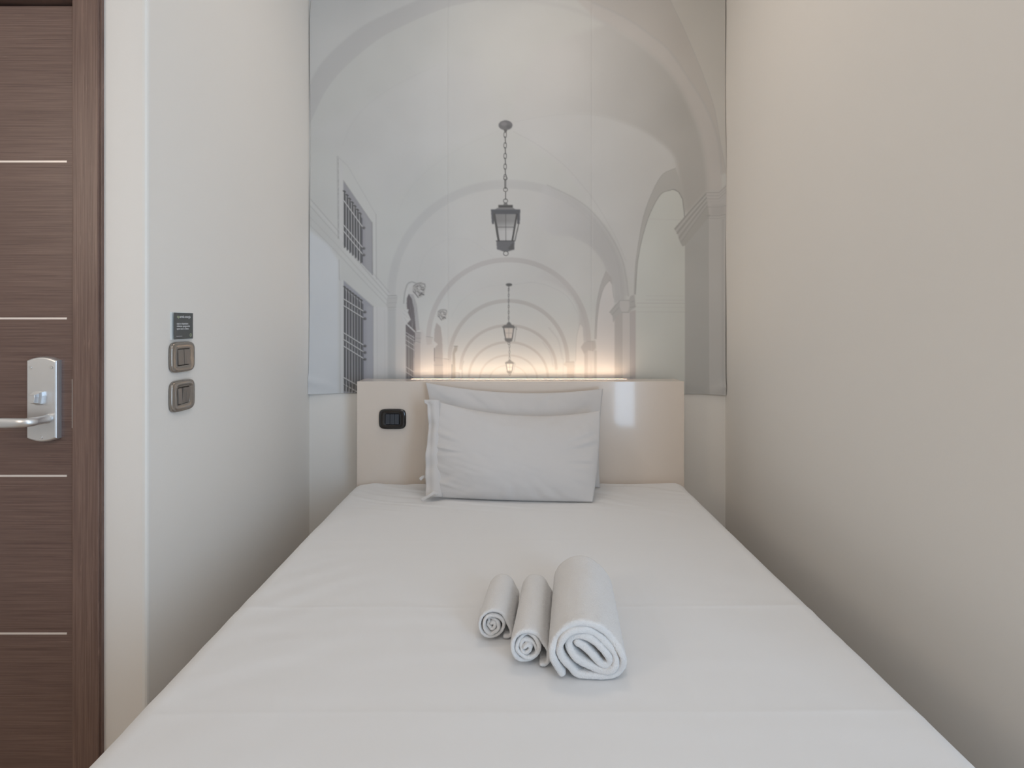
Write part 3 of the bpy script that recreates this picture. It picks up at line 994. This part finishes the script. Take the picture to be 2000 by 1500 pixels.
KB = YB / F           # metres per photo pixel on the back wall
YM = YB - .006
mural = empty('arcade_mural', (0, YM, CZ))
tag(mural, 'pale grey printed mural of a vaulted arcade with hanging lanterns, behind the headboard', 'mural')
ALB = .555 / lin(183)
STEP = 1.25
for x0, x1, side in ((606.0, 874.95, -1), (875.05, 1154.95, 0), (1155.05, 1416.8, 1)):
    nx_ = int((x1 - x0) / STEP) + 1
    xs = np.linspace(x0, x1, nx_)
    ys = np.concatenate([np.arange(-92, -6, 12.0), np.arange(-5, 767.5, STEP), [767.6]])
    X, Y = np.meshgrid(xs, ys)
    c = sample(X, Y)
    alb = np.clip(lin(c) * ALB, 0.01, .95).astype(np.float32)
    # shape of the hanging canvas: edges and lower corners lift off the wall
    off = np.zeros_like(X)
    if side == -1:
        e = np.clip(1 - (X - x0) / 60, 0, 1)
        low = np.clip((Y - 560) / 210, 0, 1)
        off += .012 * e ** 1.5 * (.15 + low ** 2) + .0025 * e * np.sin(Y / 60)
        off += .006 * np.exp(-((Y - 742 + (X - 610) * -.25) / 9) ** 2) * np.clip(1 - (X - 606) / 55, 0, 1)
        dX = 1.2 * np.sin(Y / 170) * e + (Y < 40) * 4 * e * (1 - Y / 40) * .8
        Yw = Y + 1.5 * e * low
    elif side == 1:
        e = np.clip(1 - (x1 - X) / 50, 0, 1)
        low = np.clip((Y - 560) / 210, 0, 1)
        off += .010 * e ** 1.5 * (.2 + low ** 2) + .003 * e * np.sin(Y / 48 + 1)
        off += .005 * np.exp(-((Y - 752 + (x1 - X) * -.35) / 9) ** 2) * np.clip(1 - (x1 - X) / 60, 0, 1)
        dX = -1.0 * e * (1 + np.sin(Y / 95 + .6))
        Yw = Y + 2 * e * low
    else:
        dX = 0
        Yw = Y
    Yw = Yw + (1 - (Y >= 767)) * 0 + np.where(Y > 760, (X - 606) / 811 * 1.5, 0) * 1.0
    seam = .0006 * (np.exp(-((X - x0) / 2.2) ** 2) * (side != -1) + np.exp(-((X - x1) / 2.2) ** 2) * (side != 1))
    V = np.stack([(X + dX - 1000) * KB, -off + seam, -(Yw - HOR) * KB], -1).reshape(-1, 3).astype(np.float32)
    r, cn = X.shape
    idx = np.arange(r * cn).reshape(r, cn)
    Fq = np.stack([idx[:-1, :-1], idx[1:, :-1], idx[1:, 1:], idx[:-1, 1:]], -1).reshape(-1, 4)
    me = bpy.data.meshes.new('canvas_strip')
    me.vertices.add(len(V))
    me.vertices.foreach_set('co', V.ravel())
    me.loops.add(Fq.size)
    me.loops.foreach_set('vertex_index', Fq.ravel().astype(np.int32))
    me.polygons.add(len(Fq))
    me.polygons.foreach_set('loop_start', (np.arange(len(Fq)) * 4).astype(np.int32))
    me.polygons.foreach_set('use_smooth', np.ones(len(Fq), bool))
    me.update(calc_edges=True)
    ca = me.color_attributes.new('print', 'FLOAT_COLOR', 'POINT')
    rgba = np.ones((len(V), 4), np.float32)
    rgba[:, :3] = alb.reshape(-1, 3)
    ca.data.foreach_set('color', rgba.ravel())
    link('canvas_strip', me, mp, mural)

# ------------------------------------------------------------------ headboard
HX0, HX1 = -.664, .737
HZ = .972
hb = empty('headboard', ((HX0 + HX1) / 2, YH, 0))
tag(hb, 'glossy beige box headboard with a lit slot along its top', 'headboard')
hx = -hb.location.x
W2 = (HX1 - HX0) / 2
box('front_panel', -W2, W2, 0, .018, .02, HZ, M['lacquer'], hb, .0012)
box('side_panel', -W2, -W2 + .018, .018, .122, .02, HZ - .0004, M['lacquer'], hb, .0008)
box('side_panel', W2 - .018, W2, .018, .122, .02, HZ - .0004, M['lacquer'], hb, .0008)
SX0, SX1 = -.452 + hx, .513 + hx
bm = bmesh.new()
add_box(bm, -W2 + .018, W2 - .018, .018, .094, HZ - .018, HZ - .0006)
add_box(bm, -W2 + .018, SX0, .094, .118, HZ - .018, HZ - .0006)
add_box(bm, SX1, W2 - .018, .094, .118, HZ - .018, HZ - .0006)
add_box(bm, SX0, SX1, .112, .118, HZ - .018, HZ - .0006)
obj('top_panel', bm, M['lacquer'], hb)
box('slot_floor', SX0, SX1, .094, .112, HZ - .020, HZ - .014, M['white_plastic'], hb)
box('light_strip', SX0 + .002, SX1 - .002, .098, .110, HZ - .0135, HZ - .0055, M['led'], hb)['label'] = 'glowing warm light strip'

# ------------------------------------------------------------------ bed
BX0, BX1 = -.672, .733
BY0, BY1 = .285, YH - .004
bed = empty('bed', ((BX0 + BX1) / 2, (BY0 + BY1) / 2, 0))
tag(bed, 'wide bed filling the alcove, covered by a smooth white sheet', 'bed')
bxh, byh = (BX1 - BX0) / 2 - .012, (BY1 - BY0) / 2 - .012
box('bed_base', -bxh, bxh, -byh, byh, .08, .26, M['base'], bed, .012)
box('mattress', -bxh, bxh, -byh, byh, .262, ZBED - .012, M['mattress'], bed, .045, 5)
for sx in (-1, 1):
    for sy in (-1, 1):
        bm = bmesh.new()
        bmesh.ops.create_cone(bm, cap_ends=True, segments=20, radius1=.022, radius2=.028, depth=.08,
                              matrix=Matrix.Translation((sx * (bxh - .08), sy * (byh - .08), .04)))
        obj('leg', bm, M['dark'], bed)

# sheet: wraps over the rounded mattress edges and hangs down the sides
r = .055
hw, hl = (BX1 - BX0) / 2, (BY1 - BY0) / 2
cxb, cyb = (BX0 + BX1) / 2, (BY0 + BY1) / 2
drop = .26
ext = r * math.pi / 2 + drop
ns, ntt = 340, 460
sgrid = np.concatenate([np.linspace(-(hw - r) - ext, -(hw - r) - .09, 14)[:-1], np.linspace(-(hw - r) - .09, (hw - r) + .09, ns), np.linspace((hw - r) + .09, (hw - r) + ext, 14)[1:]])
tgrid = np.concatenate([np.linspace(-(hl - r) - ext, -(hl - r) - .09, 14)[:-1], np.linspace(-(hl - r) - .09, (hl - r) + .09, ntt), np.linspace((hl - r) + .09, (hl - r) + .30, 8)[1:]])
S, T = np.meshgrid(sgrid, tgrid)
ex = np.sign(S) * np.maximum(np.abs(S) - (hw - r), 0)
ey = np.sign(T) * np.maximum(np.abs(T) - (hl - r), 0)
e = np.hypot(ex, ey)
en = np.where(e > 1e-9, e, 1)
ux, uy = ex / en, ey / en
e = np.minimum(e, ext)
ang = np.minimum(e / r, math.pi / 2)
px_ = np.clip(S, -(hw - r), hw - r) + ux * r * np.sin(ang)
py_ = np.clip(T, -(hl - r), hl - r) + uy * r * np.sin(ang)
pz_ = ZBED - r * (1 - np.cos(ang)) - np.maximum(e - r * math.pi / 2, 0)
wx, wy = px_ + cxb, py_ + cyb
# wrinkles: broad puffing, tension lines near the pillows and edges, ironed folds
d = .0022 * fbm(wx * 3.1, wy * 2.4, 3, 2)
warp = .05 * fbm(wx * 3, wy * 3, 9, 2)
near_head = sstep((wy - 1.75) / .35)
d += .0028 * near_head * vnoise((wx * .45 + wy * 1.0 + warp) * 26, wx * 1.6 + 5, 21)
d += .0015 * near_head * vnoise((wx * .25 + wy * 1.0 + warp) * 55, wx * 2.4, 27)
left = sstep((-.15 - wx) / .45)
d += .0016 * left * vnoise((wy * 1.0 - wx * .55 + warp) * 17, (wx + wy) * 1.3, 33)
right = sstep((wx - .30) / .4)
d += .0010 * right * vnoise((wy * 1.0 + wx * .35 + warp) * 14, (wx - wy) * 1.2, 39)
mid = np.exp(-((wy - 1.10) / .55) ** 2)
d += .0007 * mid * vnoise((wy + warp * .6) * 30, wx * 1.3, 44)
for yc_, am in ((1.235, .0011), (.90, .0007), (1.62, .0006)):
    d += am * np.exp(-np.abs(wy - yc_ - .008 * fbm(wx * 1.5, wx * 0 + yc_, 2, 2)) / .005)
d += .0007 * np.exp(-np.abs(wx - .33) / .004) * sstep((1.6 - wy) / .3)
flat = 1 - sstep((e - .02) / .05)
pz_ = pz_ + d * np.clip(flat + .25, 0, 1)
# gentle hanging folds on the sides
side_f = sstep((e - .12) / .1)
px_ = px_ + ux * .006 * side_f * np.sin(wy * 21 + 2 * vnoise(wy * 3, wy * 0, 4))
pxw, pyw = px_ + cxb, py_ + cyb
pyw = np.minimum(pyw, BY1)
rr, cc = S.shape
idx = np.arange(rr * cc).reshape(rr, cc)
Fq = np.stack([idx[:-1, :-1], idx[:-1, 1:], idx[1:, 1:], idx[1:, :-1]], -1).reshape(-1, 4)
from_data('sheet', np.stack([pxw - cxb, pyw - cyb, pz_], -1).reshape(-1, 3).tolist(), Fq.tolist(), M['linen'], bed, fix=False)

# ------------------------------------------------------------------ pillows
def pillow(name, C4, mids, thick, seed, label, thick_low=1.15):
    """C4: bl, br, tr, tl in world metres; mids: offsets of the bottom, right, top, left edge middles"""
    bl, br, tr, tl = [np.array(c, float) for c in C4]
    loc = (bl + br) / 2
    root = empty(name, tuple(loc))
    tag(root, label, 'pillow', 'white pillows leaning on the headboard')
    n, m = 120, 84
    U, V = np.meshgrid(np.linspace(0, 1, n), np.linspace(0, 1, m))
    u, v = U[..., None], V[..., None]

    def q(a, b, mid, t):
        return a * (1 - t) + b * t + 4 * t * (1 - t) * np.array(mid)
    eb, et = q(bl, br, mids[0], u), q(tl, tr, mids[2], u)
    el, er = q(bl, tl, mids[3], v), q(br, tr, mids[1], v)
    P = (1 - v) * eb + v * et + (1 - u) * el + u * er - ((1 - u) * (1 - v) * bl + u * (1 - v) * br + u * v * tr + (1 - u) * v * tl)
    nrm = np.cross((br - bl), (tl - bl))
    nrm /= np.linalg.norm(nrm)
    if nrm[1] > 0:
        nrm = -nrm
    a, b_ = np.abs(2 * U - 1), np.abs(2 * V - 1)
    prof = np.power(np.clip(1 - a ** 2.5, 0, 1), .72) * np.power(np.clip(1 - b_ ** 2.3, 0, 1), .68)
    sag = 1 + (thick_low - 1) * (1 - V) - .12 * V
    th = thick / 2 * prof * sag
    # creases run from the seams and the corners
    ed = np.maximum(a, b_)
    cr = .0060 * sstep((ed - .55) / .4) * (1 - sstep((ed - .96) / .04)) * vnoise(np.arctan2(V - .5, U - .5) * 9 + seed, ed * 1.4, seed)
    cr += .0034 * fbm(U * 5 + V * 3, V * 4 - U, seed + 3, 3)
    crn = np.minimum(np.hypot(U, V), np.hypot(U, V * 0 + 1 - V))
    cr += .0050 * np.exp(-(np.hypot(U - .02, V - .16) / .22) ** 2) * vnoise((V * 1.0 + U * .35) * 30, U * 4, seed + 7)
    cr += .0040 * np.exp(-(np.hypot(U - .97, V - .85) / .16) ** 2) * vnoise((U * 1.0 + V * .5) * 26, V * 4, seed + 9)
    cr *= np.clip(prof * 2.5, 0, 1)
    Fr = P + nrm * (th + cr + .0012)[..., None] - loc
    Bk = P - nrm * (th * .85 + .0012)[..., None] - loc
    verts = np.concatenate([Fr.reshape(-1, 3), Bk.reshape(-1, 3)])
    g = np.arange(n * m).reshape(m, n)
    faces = np.stack([g[:-1, :-1], g[:-1, 1:], g[1:, 1:], g[1:, :-1]], -1).reshape(-1, 4).tolist()
    h = g + n * m
    faces += np.stack([h[:-1, :-1], h[1:, :-1], h[1:, 1:], h[:-1, 1:]], -1).reshape(-1, 4).tolist()
    rim = list(g[0, :]) + list(g[1:, -1]) + list(g[-1, -2::-1]) + list(g[-2:0, 0])
    for i in range(len(rim)):
        p, s = int(rim[i]), int(rim[(i + 1) % len(rim)])
        faces.append((p, p + n * m, s + n * m, s))
    from_data('pillowcase', verts.tolist(), faces, M['pillow'], root)
    return root, loc, (bl, tl, nrm)


YR0, YR1 = 2.115, 2.195
rear, _, _ = pillow('pillow',
                    [(-.350, YR0, .556), (.356, YR0, .556), pt(1178, 759, YR1), pt(832, 747, YR1)],
                    [(0, 0, .002), (-.010, 0, 0), (0, .004, -.031), (.026, 0, 0)], .085, 3,
                    'rear white pillow, only its top edge showing against the headboard')
YF0, YF1 = 1.985, 2.085
frontp, loc, (fbl, ftl, fn) = pillow('pillow',
                    [(-.292, YF0 + .008, .558), (.300, YF0 - .042, .557), pt(1172, 802, YF1), pt(845, 781, YF1)],
                    [(0, 0, -.004), (.008, 0, 0), (0, 0, -.040), (-.006, 0, 0)], .115, 8,
                    'front white pillow, fully visible, with an open hemmed end at left')
# open hem of the pillowcase along the left end, a soft doubled flap
hv, hf = [], []
nh, nwid = 60, 12
for lay in (0, 1):
    for i in range(nh + 1):
        t = i / nh
        p = fbl * (1 - t) + ftl * t + np.array([0, 0, .003 if t < .02 else 0])
        wdt = .030 + .007 * math.sin(t * 5.5 + .4) - .006 * t + (.010 if t > .95 else 0)
        for k in range(nwid + 1):
            s = k / nwid
            q = p.copy()
            q[0] += .030 * (1 - s) - wdt * s * 1.0
            wave = .007 * math.sin(t * 13 + s * 2) * s + .004 * math.sin(t * 31 + 1) * s
            q += fn * (.006 + .010 * math.sin(math.pi * min(1, s * 1.3)) * (1 if lay == 0 else -.2) + wave * (1 if lay == 0 else .5) - lay * .012 * (1 - s * .6))
            q[1] -= .004
            hv.append(q - loc)
for lay in (0, 1):
    o = lay * (nh + 1) * (nwid + 1)
    for i in range(nh):
        for k in range(nwid):
            a = o + i * (nwid + 1) + k
            hf.append((a, a + 1, a + nwid + 2, a + nwid + 1))
o2 = (nh + 1) * (nwid + 1)
for i in range(nh):
    a = i * (nwid + 1) + nwid
    hf.append((a, a + o2, a + o2 + nwid + 1, a + nwid + 1))
hem = from_data('open_hem', hv, hf, M['pillow'], frontp)
sol = hem.modifiers.new('thickness', 'SOLIDIFY')
sol.thickness = .0012


def ribbon(name, pts, wd, parent, org, th=.0018):
    """little cloth tie: a flat twisted band"""
    p = [Vector(q) for q in pts]
    rs = []
    for i, q in enumerate(p):
        t = (p[min(i + 1, len(p) - 1)] - p[max(i - 1, 0)]).normalized()
        sd = t.cross(Vector((0, -1, .3))).normalized()
        nn = sd.cross(t).normalized()
        w_ = wd * (1 + .25 * math.sin(i * 1.7))
        c = q - Vector(org)
        rs.append([c + sd * w_ + nn * th, c - sd * w_ + nn * th, c - sd * w_ - nn * th, c + sd * w_ - nn * th])
    ob = rings(name, rs, M['pillow'], parent)
    sb = ob.modifiers.new('soft', 'SUBSURF')
    sb.levels = sb.render_levels = 2
    return ob

ribbon('tie', [pt(856, 966, 1.955), pt(848, 961, 1.950), pt(842, 966, 1.946), pt(835, 970, 1.945), pt(827, 975, 1.945), pt(822, 976, 1.945)], .0065, frontp, loc)
ribbon('tie', [pt(846, 946, 2.03), pt(838, 935, 2.03), pt(831, 930, 2.03), pt(824, 932, 2.03), pt(820, 938, 2.03)], .0080, frontp, loc)

# ------------------------------------------------------------------ rolled towels
def towel(name, line, near, far, Y0_, Y1_, tk, seed, label, squash=1.0):
    """line: centre line of the rolled cloth seen end-on, (x, z) in metres from its resting point"""
    P = np.array(sp(line, 7))
    # even spacing
    seg = np.hypot(*np.diff(P, axis=0).T)
    L = np.concatenate([[0], np.cumsum(seg)])
    n = max(60, int(L[-1] / .0019))
    tt = np.linspace(0, L[-1], n)
    P = np.stack([np.interp(tt, L, P[:, 0]), np.interp(tt, L, P[:, 1])], -1)
    for _ in range(2):
        P[1:-1] = (P[:-2] + 2 * P[1:-1] + P[2:]) / 4
    T_ = np.gradient(P, axis=0)
    T_ /= np.linalg.norm(T_, axis=1)[:, None] + 1e-9
    N_ = np.stack([-T_[:, 1], T_[:, 0]], -1)
    m = 110
    root_loc = (near, Y0_, ZBED + .0015)
    h = tk / 2
    K = 4
    loopi = []
    # closed outline: front side, rounded start, back side, rounded end
    for i in range(n):
        loopi.append((i, 1.0, 0.0))
    for a in (.35, .0, -.35):
        loopi.append((n - 1, a * 1.9, .85 if a else 1.0))
    for i in range(n - 1, -1, -1):
        loopi.append((i, -1.0, 0.0))
    for a in (-.35, .0, .35):
        loopi.append((0, a * 1.9, -.85 if a else -1.0))
    ii = np.array([q[0] for q in loopi]); sg_ = np.array([q[1] for q in loopi]); en_ = np.array([q[2] for q in loopi])
    s_along = tt[ii]
    rs = []
    Ls = Y1_ - Y0_
    ylist = [(-.0030, .30), (-.0022, .62), (-.0005, .86), (.003, .98)] + [(.003 + (Ls - .006) * k / m, 1.0) for k in range(1, m)] + [(Ls - .001, .86), (Ls, .45)]
    V_ = []
    for yo, sc in ylist:
        t = min(1, max(0, yo / Ls))
        # layers poke out by different amounts at the ends
        endw = (1 - t) ** 10
        jit = .0065 * vnoise(s_along * 26 + seed, s_along * 0 + seed, seed) * endw
        wob = 1 + .10 * vnoise(s_along * 60, s_along * 0 + yo * 12, seed + 5)
        off = sg_ * h * sc * wob
        cx = P[ii, 0] + N_[ii, 0] * off + T_[ii, 0] * en_ * h * sc
        cz = P[ii, 1] + N_[ii, 1] * off + T_[ii, 1] * en_ * h * sc
        fz = .00055 * vnoise(s_along * 420 + seed, s_along * 0 + yo * 380, seed + 20)
        cx = cx + N_[ii, 0] * sg_ * fz
        cz = cz + N_[ii, 1] * sg_ * fz
        cx = cx + .0015 * vnoise(s_along * 25, s_along * 0 + yo * 9, seed + 8)
        cz = cz + .0015 * vnoise(s_along * 25 + 9, s_along * 0 + yo * 9, seed + 9) * np.clip(cz / .02, 0, 1)
        taper = 1 - .04 * t
        X = near + (far - near) * t + cx * taper
        Z = ZBED + .0015 + np.maximum(cz, .0004) * (1 - .03 * t)
        V_.append(np.stack([X - root_loc[0], np.full_like(X, yo) + jit, Z - root_loc[2]], -1))
    nr = len(ii)
    V_ = np.concatenate(V_)
    faces = []
    R = len(ylist)
    for k in range(R - 1):
        for i in range(nr):
            j = (i + 1) % nr
            faces.append((k * nr + i, k * nr + j, (k + 1) * nr + j, (k + 1) * nr + i))
    # end caps: bridge the two sides of the cloth
    mapf = {i: i for i in range(n)}
    for base in (0, (R - 1) * nr):
        for i in range(n - 1):
            a, b2 = i, i + 1
            c2, d2 = n + 3 + (n - 1 - (i + 1)), n + 3 + (n - 1 - i)
            faces.append((base + a, base + b2, base + c2, base + d2))
        faces.append(tuple(base + q for q in (n - 1, n, n + 1, n + 2, n + 3)))
        faces.append(tuple(base + q for q in (2 * n + 2, 2 * n + 3, 2 * n + 4, 2 * n + 5, 0)))
    o_ = from_data(name, V_.tolist(), faces, M['terry'])
    o_.location = root_loc
    tag(o_, label, 'towel', 'rolled towels on the bed')
    return o_

# the big roll is followed from the photograph of its end
cr = [(1085, 1312), (1030, 1215), (990, 1130), (992, 1050), (1050, 930), (1150, 850), (1290, 815), (1430, 850), (1560, 950), (1655, 1080), (1680, 1200),
      (1630, 1300), (1520, 1345), (1380, 1342), (1240, 1320), (1170, 1245), (1090, 1150), (1062, 1060), (1100, 960), (1190, 890), (1310, 873), (1420, 915),
      (1530, 1010), (1605, 1110), (1610, 1220), (1545, 1285), (1440, 1280), (1320, 1215), (1200, 1130), (1150, 1040), (1185, 960), (1280, 935), (1390, 975),
      (1480, 1050), (1555, 1150), (1545, 1215), (1470, 1215), (1380, 1130), (1300, 1050), (1235, 1010)]
big = [((x / 5 + 880 - 1146) / 1045, max(.0065, (1372 - y) / 5225)) for x, y in cr]
towel('rolled_towel', big, .140, .170, .978, 1.262, .0140, 2, 'largest rolled white towel, rightmost, showing its spiral end')


def spiral(cx, cz, R, turns, t, seed, tail=None, sqz=1.0, a0=10):
    rn = random.Random(seed)
    o = []
    if tail:
        o += tail
    N_ = int(turns * 10)
    a0 = math.radians(a0)
    for i in range(N_ + 1):
        f = i / 10.0
        a = a0 + 2 * math.pi * f
        rr_ = R - t / 2 - f * t * .99
        if rr_ < t * .45:
            break
        j = 1 + rn.uniform(-.09, .09) * (f > .9) + rn.uniform(-.22, .22) * (f > 1.6)
        o.append((cx + rr_ * j * math.cos(a) * sqz, cz + rr_ * j * math.sin(a)))
    return o

towel('rolled_towel', spiral(0, .0375, .0385, 4.6, .0088, 5, tail=[(.0290, .0050), (.0370, .0052), (.0425, .0110), (.0420, .0200), (.0400, .0300)], sqz=.93, a0=12), .029, .055, 1.022, 1.250, .0086, 6,
      'medium rolled white towel, in the middle between the small and large rolls')
towel('rolled_towel', spiral(0, .0325, .0335, 4.6, .0078, 9, tail=[(.0270, .0045), (.0350, .0046), (.0405, .0095), (.0400, .0170), (.0375, .0240)], sqz=1.04, a0=8), -.042, -.024, 1.105, 1.268, .0076, 12,
      'smallest rolled white towel, leftmost on the bed')
